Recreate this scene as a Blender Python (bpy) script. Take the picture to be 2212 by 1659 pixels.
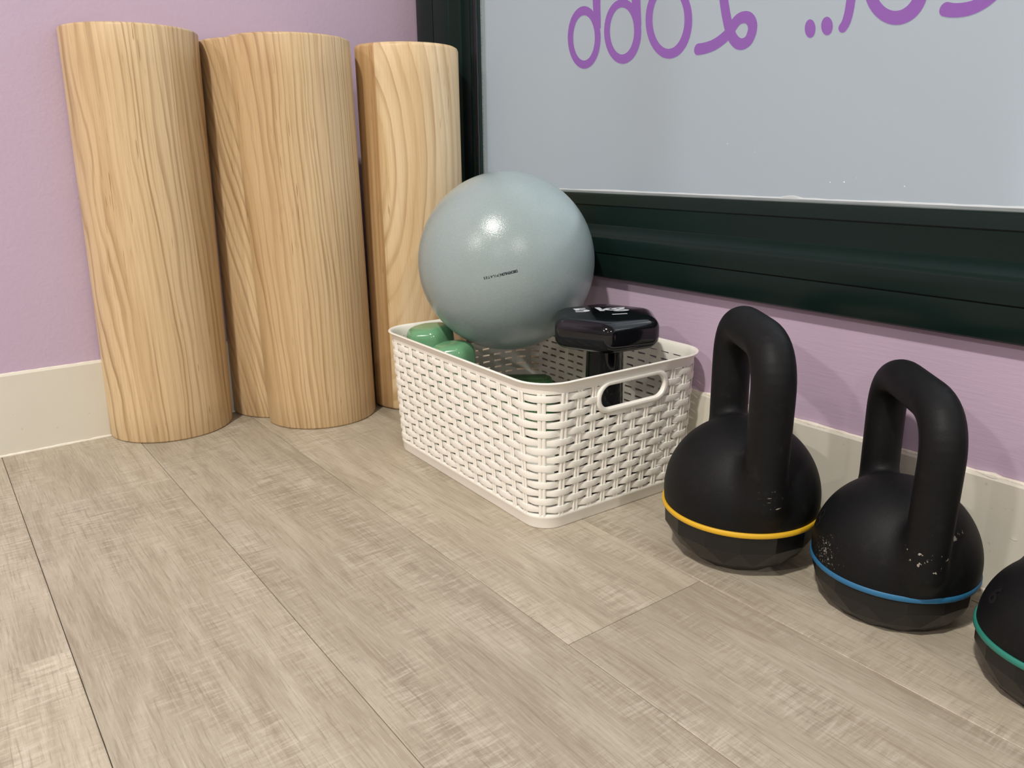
import bpy, bmesh, math, random
from mathutils import Vector, Matrix, noise as mnoise
from math import pi, sin, cos, sqrt, atan2, radians

for o in list(bpy.data.objects):
    bpy.data.objects.remove(o, do_unlink=True)
S = bpy.context.scene
COL = S.collection
random.seed(7)

# ------------------------------------------------------------------ camera
cd = bpy.data.cameras.new('camera')
cd.sensor_fit = 'HORIZONTAL'; cd.sensor_width = 36.0
cd.lens = 36.0 * 1701.05 / 2212.0
cd.clip_start = 0.02
cam = bpy.data.objects.new('camera', cd); COL.objects.link(cam)
Rm = Matrix(((0.601406, -0.217317, 0.76882), (0.798872, 0.176472, -0.575032), (-0.010711, 0.960016, 0.279739)))
cam.matrix_world = Matrix.Translation((1.35724, -0.79276, 0.43)) @ Rm.to_4x4()
S.camera = cam

# ------------------------------------------------------------------ light and exposure
S.view_settings.view_transform = 'Standard'
S.view_settings.look = 'None'
S.view_settings.exposure = -0.12
S.view_settings.gamma = 1.0
S.view_settings.use_curve_mapping = False
W = bpy.data.worlds.new('world'); S.world = W; W.use_nodes = True
bg = W.node_tree.nodes['Background']
bg.inputs['Color'].default_value = (0.80, 0.88, 1.0, 1)      # overcast daylight outside
bg.inputs['Strength'].default_value = 2.4

def lamp(name, loc, power, size, color, target=None):
    l = bpy.data.lights.new(name, 'AREA'); l.shape = 'DISK'; l.size = size; l.energy = power; l.color = color
    o = bpy.data.objects.new(name, l); COL.objects.link(o); o.location = loc
    return o
WARM = (1.0, 0.965, 0.89)
lamp('ceiling_lamp', (1.46, -1.84, 2.66), 92, 0.16, WARM)
lamp('ceiling_lamp', (1.24, -4.26, 2.66), 75, 0.20, WARM)
lamp('ceiling_lamp', (4.80, -1.69, 2.66), 70, 0.20, WARM)
lamp('ceiling_lamp', (4.72, -4.52, 2.66), 55, 0.16, WARM)

# ------------------------------------------------------------------ helpers
def tag(o, label=None, cat=None, group=None, kind=None):
    if label: o['label'] = label
    if cat: o['category'] = cat
    if group: o['group'] = group
    if kind: o['kind'] = kind
    return o

def thing(name, loc, label=None, cat=None, group=None, kind=None):
    o = bpy.data.objects.new(name, None); COL.objects.link(o); o.location = loc
    o.empty_display_size = 0.02
    return tag(o, label, cat, group, kind)

def wloc(o):
    v = Vector((0, 0, 0))
    while o is not None:
        v += o.location; o = o.parent
    return v

def mk(name, verts, faces, mat, parent=None, smooth=False, kind=None, loc=None):
    """one mesh object; verts in world coordinates"""
    base = wloc(parent) if parent else (Vector(loc) if loc else Vector((0, 0, 0)))
    own = Vector(loc) if (loc and parent) else base
    me = bpy.data.meshes.new(name)
    me.from_pydata([Vector(v) - own for v in verts], [], faces)
    me.materials.append(mat)
    bm = bmesh.new(); bm.from_mesh(me)
    bmesh.ops.recalc_face_normals(bm, faces=bm.faces)
    bm.to_mesh(me); bm.free()
    if smooth:
        me.polygons.foreach_set('use_smooth', [True] * len(me.polygons))
        me.set_sharp_from_angle(angle=radians(smooth if smooth is not True else 40))
    o = bpy.data.objects.new(name, me); COL.objects.link(o)
    if parent:
        o.parent = parent; o.location = own - base
    else:
        o.location = own
    if kind: o['kind'] = kind
    return o

def box(x0, x1, y0, y1, z0, z1):
    v = [(x, y, z) for x in (x0, x1) for y in (y0, y1) for z in (z0, z1)]
    f = [(0, 1, 3, 2), (4, 6, 7, 5), (0, 4, 5, 1), (2, 3, 7, 6), (0, 2, 6, 4), (1, 5, 7, 3)]
    return v, f

def join(*parts):
    V = []; F = []
    for v, f in parts:
        n = len(V); V += list(v); F += [tuple(i + n for i in q) for q in f]
    return V, F

def loft(rings, close_u=True, cap0=False, cap1=False, close_v=False):
    n = len(rings[0]); V = [p for r in rings for p in r]; F = []
    m = len(rings)
    for i in range(m if close_v else m - 1):
        a = i * n; b = ((i + 1) % m) * n
        for j in range(n if close_u else n - 1):
            k = (j + 1) % n
            F.append((a + j, a + k, b + k, b + j))
    if cap0: F.append(tuple(range(n - 1, -1, -1)))
    if cap1: F.append(tuple(range((m - 1) * n, m * n)))
    return V, F

# ------------------------------------------------------------------ materials
class N:
    """small node-graph helper"""
    def __init__(s, name):
        s.m = bpy.data.materials.new(name); s.m.use_nodes = True
        s.t = s.m.node_tree; s.n = s.t.nodes; s.L = s.t.links
        s.b = s.n['Principled BSDF']; s.out = s.n['Material Output']
    def set(s, **k):
        for a, v in k.items():
            i = s.b.inputs[a.replace('_', ' ')]
            if hasattr(v, 'is_output') or isinstance(v, bpy.types.NodeSocket): s.L.new(v, i)
            else: i.default_value = (v + (1,)) if isinstance(v, tuple) and len(v) == 3 else v
        return s
    def put(s, sock, v):
        if isinstance(v, bpy.types.NodeSocket): s.L.new(v, sock)
        else:
            sock.default_value = (v + (1,)) if isinstance(v, tuple) and len(v) == 3 and len(sock.default_value) == 4 else v
    def math(s, op, a, b=None, c=None, clamp=False):
        x = s.n.new('ShaderNodeMath'); x.operation = op; x.use_clamp = clamp
        for i, v in enumerate((a, b, c)):
            if v is not None: s.put(x.inputs[i], v)
        return x.outputs[0]
    def mix(s, f, a, b, blend='MIX'):
        x = s.n.new('ShaderNodeMix'); x.data_type = 'RGBA'; x.blend_type = blend
        s.put(x.inputs[0], f); s.put(x.inputs[6], a); s.put(x.inputs[7], b)
        return x.outputs[2]
    def coord(s, kind='Object'):
        return s.n.new('ShaderNodeTexCoord').outputs[kind]
    def map(s, v, scale=(1, 1, 1), loc=(0, 0, 0), rot=(0, 0, 0)):
        x = s.n.new('ShaderNodeMapping'); s.L.new(v, x.inputs[0])
        x.inputs['Location'].default_value = loc; x.inputs['Rotation'].default_value = rot; x.inputs['Scale'].default_value = scale
        return x.outputs[0]
    def noise(s, v, scale=1, detail=3, rough=0.55, dist=0.0):
        x = s.n.new('ShaderNodeTexNoise'); s.L.new(v, x.inputs['Vector'])
        x.inputs['Scale'].default_value = scale; x.inputs['Detail'].default_value = detail
        x.inputs['Roughness'].default_value = rough; x.inputs['Distortion'].default_value = dist
        return x.outputs['Fac']
    def ramp(s, f, stops, interp='LINEAR'):
        x = s.n.new('ShaderNodeValToRGB'); s.put(x.inputs[0], f); cr = x.color_ramp; cr.interpolation = interp
        while len(cr.elements) < len(stops): cr.elements.new(0.5)
        for e, (p, c) in zip(cr.elements, stops):
            e.position = p; e.color = (c + (1,)) if isinstance(c, tuple) else (c, c, c, 1)
        return x.outputs[0]
    def sep(s, v):
        x = s.n.new('ShaderNodeSeparateXYZ'); s.L.new(v, x.inputs[0]); return x.outputs
    def vadd(s, a, b):
        x = s.n.new('ShaderNodeVectorMath'); x.operation = 'ADD'; s.put(x.inputs[0], a); s.put(x.inputs[1], b); return x.outputs[0]
    def vlen(s, a, b):
        x = s.n.new('ShaderNodeVectorMath'); x.operation = 'DISTANCE'; s.put(x.inputs[0], a); s.put(x.inputs[1], b); return x.outputs['Value']
    def bump(s, h, strength=0.2, dist=0.001):
        x = s.n.new('ShaderNodeBump'); s.L.new(h, x.inputs['Height'])
        x.inputs['Strength'].default_value = strength; x.inputs['Distance'].default_value = dist
        s.L.new(x.outputs[0], s.b.inputs['Normal']); return x.outputs[0]

def paint_wall(name, scale, strength, dist):
    g = N(name); p = g.coord()
    n = g.noise(p, 6, 3)
    g.set(Base_Color=g.mix(n, (0.485, 0.372, 0.485), (0.525, 0.405, 0.52)), Roughness=0.62)
    h = g.noise(g.map(p, scale), 1, 4, 0.6)
    g.bump(h, strength, dist)
    return g.m
M_wall_l = paint_wall('lilac_plaster_paint', (160, 160, 160), 0.30, 0.0016)
M_wall_r = paint_wall('lilac_brushed_paint', (30, 30, 330), 0.20, 0.0012)

def plain(name, col, rough=0.5, **k):
    g = N(name); g.set(Base_Color=col, Roughness=rough, **k); return g.m

g = N('cream_baseboard_paint'); p = g.coord(); n = g.noise(p, 9, 4)
sp = g.ramp(g.noise(p, 130, 2), [(0.0, 0.0), (0.71, 0.0), (0.76, 1.0)])
c = g.mix(n, (0.63, 0.595, 0.50), (0.69, 0.65, 0.555)); c = g.mix(g.math('MULTIPLY', sp, 0.35), c, (0.35, 0.30, 0.22))
g.set(Base_Color=c, Roughness=0.5); g.bump(g.noise(p, 60, 4), 0.2, 0.001); M_base = g.m
g = N('white_caulk'); p = g.coord(); g.set(Base_Color=g.mix(g.noise(p, 90, 3), (0.60, 0.54, 0.44), (0.85, 0.81, 0.72)), Roughness=0.6)
g.bump(g.noise(p, 150, 3), 0.6, 0.002); M_caulk = g.m
M_ceil = plain('ceiling_white', (0.62, 0.61, 0.60), 0.8)
M_farwall = plain('far_wall_paint', (0.34, 0.31, 0.33), 0.8)

# vinyl floor plank: rough-sawn greige oak print
g = N('greige_oak_plank'); P = g.coord()
ri = g.n.new('ShaderNodeObjectInfo').outputs['Random']
off = g.n.new('ShaderNodeCombineXYZ'); g.put(off.inputs[0], g.math('MULTIPLY', ri, 37.0)); g.put(off.inputs[1], g.math('MULTIPLY', ri, 91.0))
Q = g.vadd(P, off.outputs[0])
big = g.noise(g.map(Q, (2.6, 9, 1)), 1, 7, 0.68, 0.4)
fig = g.noise(g.map(Q, (5, 30, 1)), 1, 7, 0.68, 0.8)
grain = g.noise(g.map(Q, (16, 480, 1)), 1, 5, 0.72, 0.25)
saw = g.noise(g.map(Q, (210, 26, 1)), 1, 6, 0.7, 0.6)
saw2 = g.noise(g.map(Q, (60, 420, 1)), 1, 3, 0.6, 0.3)
mask = g.ramp(g.noise(g.map(Q, (4.5, 11, 1), (3, 1, 0)), 1, 4, 0.65), [(0.0, 0.0), (0.44, 0.0), (0.60, 1.0)])
c = g.mix(g.ramp(big, [(0.3, 0.0), (0.72, 1.0)]), (0.335, 0.287, 0.213), (0.488, 0.434, 0.336))
c = g.mix(g.ramp(fig, [(0.36, 0.5), (0.50, 0.0), (0.66, 0.0)]), c, (0.27, 0.215, 0.155))
c = g.mix(g.ramp(fig, [(0.52, 0.0), (0.72, 0.55)]), c, (0.58, 0.52, 0.425))
sawl = g.ramp(saw, [(0.0, 0.0), (0.50, 0.0), (0.62, 1.0)]); sawd = g.ramp(saw, [(0.36, 1.0), (0.46, 0.0)])
c = g.mix(g.math('MULTIPLY', g.math('MULTIPLY', sawl, mask), 0.55), c, (0.60, 0.545, 0.45))
c = g.mix(g.math('MULTIPLY', g.math('MULTIPLY', sawd, mask), 0.62), c, (0.26, 0.215, 0.165))
c = g.mix(g.ramp(grain, [(0.34, 0.6), (0.47, 0.0)]), c, (0.22, 0.185, 0.14))
c = g.mix(g.ramp(grain, [(0.54, 0.0), (0.68, 0.4)]), c, (0.60, 0.55, 0.455))
c = g.mix(g.math('MULTIPLY', g.ramp(saw2, [(0.62, 0.0), (0.70, 1.0)]), 0.25), c, (0.62, 0.56, 0.47))
tone = g.math('ADD', 0.88, g.math('MULTIPLY', ri, 0.17))
tc = g.n.new('ShaderNodeCombineColor'); [g.put(tc.inputs[i], tone) for i in range(3)]
c = g.mix(1.0, c, tc.outputs[0], 'MULTIPLY')
g.set(Base_Color=c, Roughness=0.46); g.b.inputs['Specular IOR Level'].default_value = 0.35
g.bump(g.math('ADD', g.math('MULTIPLY', grain, 0.7), g.math('MULTIPLY', saw, 0.5)), 0.25, 0.0006); M_plank = g.m
M_sub = plain('floor_core', (0.10, 0.085, 0.07), 0.9)

def pine(name, cx, cy, shx, shy, az, z0, freq, seed, light, mid, dark, wob=0.012, strip=None):
    """growth rings round a (leaning, or tapering) heart axis, in object space"""
    g = N(name); P = g.coord(); Q = g.vadd(P, (seed * 1.7, seed * 3.1, seed * 0.9))
    n1 = g.math('SUBTRACT', g.noise(g.map(Q, (9, 9, 2.6)), 1, 2, 0.5, 0.2), 0.5)
    n2 = g.math('SUBTRACT', g.noise(g.map(Q, (26, 26, 9)), 1, 2), 0.5)
    x, y, z = g.sep(P)
    zz = g.math('SUBTRACT', z, z0)
    dx = g.math('ADD', g.math('SUBTRACT', x, cx), g.math('MULTIPLY', zz, shx)); dy = g.math('ADD', g.math('SUBTRACT', y, cy), g.math('MULTIPLY', zz, shy))
    dz = g.math('MULTIPLY', zz, az)
    rr = g.math('SQRT', g.math('ADD', g.math('ADD', g.math('MULTIPLY', dx, dx), g.math('MULTIPLY', dy, dy)), g.math('MULTIPLY', dz, dz)))
    rr = g.math('ADD', rr, g.math('ADD', g.math('MULTIPLY', n1, wob * 2), g.math('MULTIPLY', n2, 0.005)))
    cv = g.n.new('ShaderNodeCombineXYZ'); g.put(cv.inputs[0], g.math('MULTIPLY', rr, 55.0)); g.put(cv.inputs[2], g.math('MULTIPLY', z, 0.7))
    irr = g.math('SUBTRACT', g.noise(cv.outputs[0], 1, 3, 0.6), 0.5)            # uneven ring widths
    rr = g.math('ADD', rr, g.math('MULTIPLY', irr, 0.022))
    v = g.math('FRACT', g.math('MULTIPLY', rr, freq))
    line = g.ramp(v, [(0.0, 0.0), (0.42, 0.05), (0.74, 0.75), (0.84, 1.0), (0.91, 0.45), (1.0, 0.0)])
    cw = g.n.new('ShaderNodeCombineXYZ'); g.put(cw.inputs[0], g.math('MULTIPLY', rr, freq * 0.9)); g.put(cw.inputs[2], g.math('MULTIPLY', z, 2.5))
    inten = g.ramp(g.noise(cw.outputs[0], 1, 3, 0.6), [(0.34, 0.15), (0.64, 1.0)])
    cb = g.n.new('ShaderNodeCombineXYZ'); g.put(cb.inputs[0], g.math('MULTIPLY', rr, 26.0)); g.put(cb.inputs[1], seed); g.put(cb.inputs[2], g.math('MULTIPLY', z, 0.9))
    band = g.ramp(g.noise(cb.outputs[0], 1, 3, 0.55), [(0.38, 0.0), (0.62, 1.0)])
    c = g.mix(band, light, mid)
    c = g.mix(g.math('MULTIPLY', line, inten), c, dark)
    pale = g.noise(g.map(Q, (22, 22, 1.6), (9, 5, 3)), 1, 2)
    c = g.mix(g.ramp(pale, [(0.58, 0.0), (0.72, 0.6)]), c, light)
    if strip:
        s = g.math('ADD', g.math('MULTIPLY', x, 0.6), g.math('MULTIPLY', y, 0.8))
        s = g.math('ADD', s, g.math('MULTIPLY', n1, 0.004))
        k = g.ramp(g.math('MULTIPLY_ADD', s, 10.0, 0.5), [(0.5 + strip * 10 - 0.004, 1.0), (0.5 + strip * 10 + 0.004, 0.0)])
        st = g.noise(g.map(Q, (120, 120, 3)), 1, 3)
        c2 = g.mix(g.ramp(st, [(0.38, 0.0), (0.64, 1.0)]), (0.40, 0.235, 0.10), (0.55, 0.365, 0.185))
        c = g.mix(k, c, c2)
    fib = g.noise(g.map(Q, (520, 520, 9)), 1, 3, 0.6)
    c = g.mix(g.ramp(fib, [(0.30, 0.30), (0.52, 0.0)]), c, dark)
    pore = g.noise(g.map(Q, (420, 420, 22), (7, 3, 2)), 1, 1)
    pm = g.ramp(g.noise(g.map(Q, (20, 20, 4), (1, 8, 2)), 1, 2), [(0.45, 0.0), (0.62, 1.0)])
    c = g.mix(g.math('MULTIPLY', g.ramp(pore, [(0.68, 0.0), (0.74, 0.8)]), pm), c, (0.24, 0.13, 0.05))
    g.set(Base_Color=c, Roughness=0.42); g.b.inputs['Specular IOR Level'].default_value = 0.4
    g.bump(fib, 0.12, 0.0005)
    return g.m
LT = (0.655, 0.485, 0.282); MD = (0.55, 0.382, 0.205); DK = (0.325, 0.195, 0.085)

g = N('white_basket_plastic'); p = g.coord()
g.set(Base_Color=(0.86, 0.835, 0.76), Roughness=0.42); g.b.inputs['Subsurface Weight'].default_value = 0.0
h = g.noise(g.map(p, (60, 60, 1500)), 1, 2); g.bump(h, 0.16, 0.0006); M_bask_w = g.m
g = N('white_basket_smooth_plastic'); g.set(Base_Color=(0.87, 0.845, 0.77), Roughness=0.36); M_bask = g.m

g = N('grey_ball_vinyl'); p = g.coord()
sp = g.noise(p, 760, 2, 0.5)
g.set(Base_Color=g.mix(sp, (0.235, 0.30, 0.305), (0.325, 0.39, 0.39)), Roughness=0.22)
g.bump(sp, 0.40, 0.0005); M_ball = g.m
M_print = plain('navy_print', (0.008, 0.016, 0.03), 0.5)

def rubber(name, chips=()):
    g = N(name); p = g.coord()
    n = g.noise(p, 30, 4); c = g.mix(n, (0.0040, 0.0042, 0.0047), (0.0070, 0.0072, 0.0076))
    dust = g.ramp(g.noise(p, 70, 5, 0.7), [(0.58, 0.0), (0.85, 0.30)])
    c = g.mix(dust, c, (0.045, 0.043, 0.04))
    for (pos, rad, th, sc, col) in chips:
        d = g.vlen(p, pos)
        fall = g.math('SUBTRACT', 1.0, g.math('DIVIDE', d, rad), clamp=True)
        k = g.math('ADD', g.noise(g.map(p, sc), 1, 3, 0.6), g.math('MULTIPLY', fall, 0.16))
        k = g.math('MULTIPLY', g.ramp(k, [(th, 0.0), (th + 0.03, 1.0)]), g.math('GREATER_THAN', fall, 0.001))
        c = g.mix(k, c, col)
    g.set(Base_Color=c, Roughness=0.55); g.b.inputs['Specular IOR Level'].default_value = 0.19
    g.bump(g.noise(p, 700, 2), 0.22, 0.0006)
    return g.m
M_rub_base = plain('black_base_rubber', (0.0045, 0.0045, 0.0045), 0.42)
M_yel = plain('yellow_band_rubber', (0.68, 0.40, 0.018), 0.45)
M_blu = plain('blue_band_rubber', (0.020, 0.135, 0.275), 0.45)
M_grn = plain('teal_band_rubber', (0.022, 0.205, 0.155), 0.45)

M_blk = plain('black_glossy_vinyl', (0.004, 0.0045, 0.006), 0.10)
M_mark = plain('pale_grey_print', (0.55, 0.58, 0.60), 0.45)
M_gv = plain('green_glossy_vinyl', (0.14, 0.33, 0.175), 0.16)
g = N('green_dotted_grip'); p = g.coord()
vo = g.n.new('ShaderNodeTexVoronoi'); g.L.new(p, vo.inputs['Vector']); vo.inputs['Scale'].default_value = 330; vo.inputs['Randomness'].default_value = 0.15
g.set(Base_Color=g.mix(g.ramp(vo.outputs['Distance'], [(0.2, 1.0), (0.5, 0.0)]), (0.05, 0.14, 0.05), (0.17, 0.36, 0.15)), Roughness=0.5)
M_gdot = g.m
M_gend = plain('green_end_cap', (0.04, 0.17, 0.055), 0.4)

g = N('dark_green_window_paint'); p = g.coord()
n = g.noise(g.map(p, (2, 2, 14)), 1, 3)
g.set(Base_Color=g.mix(n, (0.004, 0.0125, 0.0105), (0.0075, 0.017, 0.0145)), Roughness=0.26)
g.b.inputs['Specular IOR Level'].default_value = 0.19; M_frame = g.m
M_gasket = plain('black_gasket', (0.004, 0.005, 0.005), 0.35)
g = N('silicone_seal'); p = g.coord()
g.set(Base_Color=g.mix(g.noise(g.map(p, (14, 14, 500)), 1, 3), (0.05, 0.07, 0.07), (0.30, 0.34, 0.34)), Roughness=0.35); M_seal = g.m
M_speck = plain('white_paint_speck', (0.85, 0.86, 0.86), 0.6)
M_film = plain('torn_film_edge', (0.52, 0.56, 0.58), 0.45)

def frosted(name, tcol, fcol, dcol, gl):
    """frosted film on glass: part of the daylight scatters forward, part diffusely; glossy room side"""
    g = N(name)
    tr = g.n.new('ShaderNodeBsdfTranslucent'); tr.inputs[0].default_value = tcol + (1,)
    rf = g.n.new('ShaderNodeBsdfRefraction'); rf.inputs['Color'].default_value = fcol + (1,); rf.inputs['Roughness'].default_value = 0.5; rf.inputs['IOR'].default_value = 1.12
    df = g.n.new('ShaderNodeBsdfDiffuse'); df.inputs[0].default_value = dcol + (1,)
    ad = g.n.new('ShaderNodeAddShader'); g.L.new(tr.outputs[0], ad.inputs[0]); g.L.new(df.outputs[0], ad.inputs[1])
    a2 = g.n.new('ShaderNodeAddShader'); g.L.new(ad.outputs[0], a2.inputs[0]); g.L.new(rf.outputs[0], a2.inputs[1])
    go = g.n.new('ShaderNodeBsdfGlossy'); go.inputs['Roughness'].default_value = gl
    fr = g.n.new('ShaderNodeFresnel'); fr.inputs[0].default_value = 1.45
    mx = g.n.new('ShaderNodeMixShader'); g.L.new(fr.outputs[0], mx.inputs[0]); g.L.new(a2.outputs[0], mx.inputs[1]); g.L.new(go.outputs[0], mx.inputs[2])
    g.L.new(mx.outputs[0], g.out.inputs['Surface'])
    return g.m
M_glass = frosted('frosted_window_film', (0.115, 0.12, 0.122), (0.44, 0.46, 0.46), (0.20, 0.215, 0.21), 0.20)
M_letter = frosted('purple_vinyl_letter', (0.065, 0.028, 0.115), (0.02, 0.01, 0.04), (0.22, 0.095, 0.32), 0.25)
M_added_wall = plain('grey_added_wall', (0.20, 0.225, 0.235), 0.8)
M_pave = plain('grey_pavement', (0.22, 0.22, 0.22), 0.8)

# ------------------------------------------------------------------ room
WY = 0.018            # plane of the window wall
RX, RY, RZ = 6.2, -5.6, 2.7
def struct(name, vf, mat, parent=None):
    o = mk(name, vf[0], vf[1], mat, parent); o['kind'] = 'structure' if parent is None else o.get('kind', '')
    if parent is not None and 'kind' in o: del o['kind']
    return o
struct('wall_left', box(-0.12, 0.0, RY, WY + 0.0, 0, RZ), M_wall_l)
wx0, wx1, wz0, wz1 = 0.0145, 2.10, 0.2555, 2.15         # window opening
wr = mk('wall_right', *join(box(-0.12, RX, WY, WY + 0.14, 0, wz0 + 0.004), box(-0.12, RX, WY, WY + 0.14, wz1 - 0.004, RZ),
        box(-0.12, wx0 + 0.004, WY, WY + 0.14, wz0 + 0.004, wz1 - 0.004), box(wx1 - 0.004, RX, WY, WY + 0.14, wz0 + 0.004, wz1 - 0.004)), M_wall_r)
wr['kind'] = 'structure'
struct('wall_far', box(RX, RX + 0.1, RY, WY, 0, RZ), M_farwall)
struct('wall_near', box(-0.12, RX + 0.1, RY - 0.1, RY, 0, RZ), M_farwall)
struct('ceiling', box(-0.12, RX + 0.1, RY - 0.1, WY + 0.14, RZ, RZ + 0.1), M_ceil)

# street side: unseen wing added to dim the film's left, and the pavement
fac = mk('added_wall_outside', *join(box(-1.7, -1.5, WY + 0.14, 8.5, -0.4, 6.0), box(-1.5, -1.36, 0.9, 1.15, -0.4, 6.0), box(-1.5, -1.36, 2.6, 2.9, -0.4, 6.0)), M_added_wall); fac['kind'] = 'structure'
pav = mk('ground', *box(-1.7, 9.0, WY + 0.14, 16.0, -0.5, -0.4), M_pave); pav['kind'] = 'structure'

# floor with separate planks
floor = mk('floor', *box(-0.12, RX + 0.1, RY - 0.1, WY + 0.14, -0.05, -0.0025), M_sub); floor['kind'] = 'structure'
def plank(x0, x1, y0, y1):
    g_ = 0.0003; b = 0.0006
    x0 += g_; x1 -= g_; y0 += g_; y1 -= g_
    v = [(x0, y0, -0.0024), (x1, y0, -0.0024), (x1, y1, -0.0024), (x0, y1, -0.0024),
         (x0, y0, -b), (x1, y0, -b), (x1, y1, -b), (x0, y1, -b),
         (x0 + b, y0 + b, 0), (x1 - b, y0 + b, 0), (x1 - b, y1 - b, 0), (x0 + b, y1 - b, 0)]
    f = [(8, 9, 10, 11), (0, 3, 2, 1)]
    for i in range(4):
        j = (i + 1) % 4
        f += [(i, j, j + 4, i + 4), (i + 4, j + 4, j + 8, i + 8)]
    mk('plank', v, f, M_plank, floor, loc=(x0, (y0 + y1) / 2, 0))
PW = 0.182
first = {-1: 0.9, 0: 0.28, 1: 0.887, 2: 1.36, 3: 0.2526, 4: 0.614, 5: 0.95}
for r in range(-1, 14):
    ya = -0.016 - PW * (r + 1); yb = min(-0.016 - PW * r, WY - 0.001)
    if r == -1: ya, yb = -0.016, WY - 0.001
    j = first.get(r, 0.2 + (r * 0.437) % 1.2); x = 0.001
    while x < 3.6:
        e = j
        plank(x, e, ya, yb); x = e; j = e + 1.22

# baseboards
def baseboard(name, axis, h, t, length):
    prof = [(0.0, 0.0), (t, 0.0), (t, h - 0.0035), (t - 0.0015, h - 0.0008), (t - 0.003, h), (0.0, h)]
    rings = []
    for k in (0.0, length):
        rings.append([(d, -k, z) if axis == 'y' else (k, WY - d, z) for d, z in prof])
    o = mk(name, *loft(rings, cap0=True, cap1=True), M_base); o['kind'] = 'structure'
    return o
bl = baseboard('baseboard_left', 'y', 0.1258, 0.006, -RY)
br = baseboard('baseboard_right', 'x', 0.1215, 0.0062, RX)
def caulk(parent, axis, z0, t, length, seed, r0):
    rings = []; n = 260
    for i in range(n + 1):
        k = length * i / n
        w = r0 * (0.75 + 0.9 * mnoise.noise(Vector((k * 55, seed, 0))) * 0.6 + 0.35 * mnoise.noise(Vector((k * 190, seed, 3))))
        w = max(w, 0.0006)
        rng = []
        for (a, b) in ((0, -1), (1, -0.55), (1.0, 0.35), (0.35, 1), (-1.0, 1.0), (-1, -1)):
            d = t + a * w; z = z0 + b * w
            z = max(z, 0.0001) if z0 < 0.05 else z
            rng.append((d, -k, z) if axis == 'y' else (k, WY - d, z))
        rings.append(rng)
    mk('caulk_bead', *loft(rings, cap0=True, cap1=True), M_caulk, parent, smooth=50)
caulk(bl, 'y', 0.0008, 0.006, 1.5, 1, 0.0028)
caulk(br, 'x', 0.0008, 0.0062, 2.2, 2, 0.0024)
caulk(br, 'x', 0.1212, 0.0030, 2.2, 5, 0.0024)
caulk(bl, 'y', 0.1256, 0.0030, 1.5, 8, 0.0012)
# chip in the paint of the baseboard behind the kettlebells
bm_v = []
for i in range(9):
    a = 2 * pi * i / 9; r_ = 0.0034 + 0.0013 * sin(i * 2.7)
    bm_v.append((1.0945 + r_ * cos(a), WY - 0.0065, 0.066 + 0.55 * r_ * sin(a)))
mk('paint_chip', bm_v, [tuple(range(9))], M_caulk, br)

# ------------------------------------------------------------------ window
win = thing('window_1', ((wx0 + wx1) / 2, WY, wz0), kind='structure')
FY = WY - 0.015; IY = WY + 0.008; GY = WY + 0.020
def frame_profile(s):          # (w = distance in from outer edge, y); s scales the width of the front face
    a, b = 0.0355 * s, 0.0585 * s
    q = b - 0.0585
    P = [(0.0, WY + 0.01), (0.0, FY + 0.003), (0.002, FY + 0.0008), (0.008, FY - 0.0006), (a * 0.5, FY - 0.0014), (a - 0.0009, FY - 0.0006), (a - 0.0007, FY + 0.003), (a + 0.0007, FY + 0.003), (a + 0.0009, FY - 0.0004),
         ((a + b) / 2, FY - 0.0008), (b - 0.002, FY), (b, FY + 0.0012), (b + 0.004, FY + 0.007), (b + 0.0115, FY + 0.0185), (b + 0.0138, IY - 0.0010), (b + 0.0150, IY), (b + 0.030, IY + 0.0002), (b + 0.0415, IY),
         (b + 0.0418, IY + 0.0022), (b + 0.0430, IY + 0.0022), (b + 0.0433, IY), (b + 0.056, IY + 0.0025), (b + 0.0592, IY + 0.0045), (b + 0.0592, WY + 0.03), (0.0, WY + 0.03)]
    return P
def rail(name, side):
    s = 1.68 if side in ('left', 'right') else 1.0
    P = frame_profile(s); rings = []
    PB = frame_profile(1.0); PL = frame_profile(1.68)
    for end in (0, 1):
        rg = []
        for i, (w, y) in enumerate(P):
            o_ = PL[i][0] if side in ('bottom', 'top') else PB[i][0]
            if side == 'bottom': p = (wx0 + o_ if end == 0 else wx1 - o_, y, wz0 + w)
            if side == 'top': p = (wx0 + o_ if end == 0 else wx1 - o_, y, wz1 - w)
            if side == 'left': p = (wx0 + w, y, wz0 + o_ if end == 0 else wz1 - o_)
            if side == 'right': p = (wx1 - w, y, wz0 + o_ if end == 0 else wz1 - o_)
            rg.append(p)
        rings.append(rg)
    return mk(name, *loft(rings, cap0=True, cap1=True), M_frame, win, smooth=28)
for nm, sd_ in (('bottom_rail', 'bottom'), ('left_stile', 'left'), ('right_stile', 'right'), ('top_rail', 'top')): rail(nm, sd_)
gx0 = wx0 + 0.0585 * 1.68 + 0.0592; gz0 = wz0 + 0.1177; gx1 = wx1 - (gx0 - wx0); gz1 = wz1 - (gz0 - wz0)
pane = mk('glass_pane', [(gx0 - 0.004, GY, gz0 - 0.004), (gx1 + 0.004, GY, gz0 - 0.004), (gx1 + 0.004, GY, gz1 + 0.004), (gx0 - 0.004, GY, gz1 + 0.004)], [(0, 1, 2, 3)], M_glass, win)
if pane.data.polygons[0].normal.y > 0: pane.data.polygons[0].flip()
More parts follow.
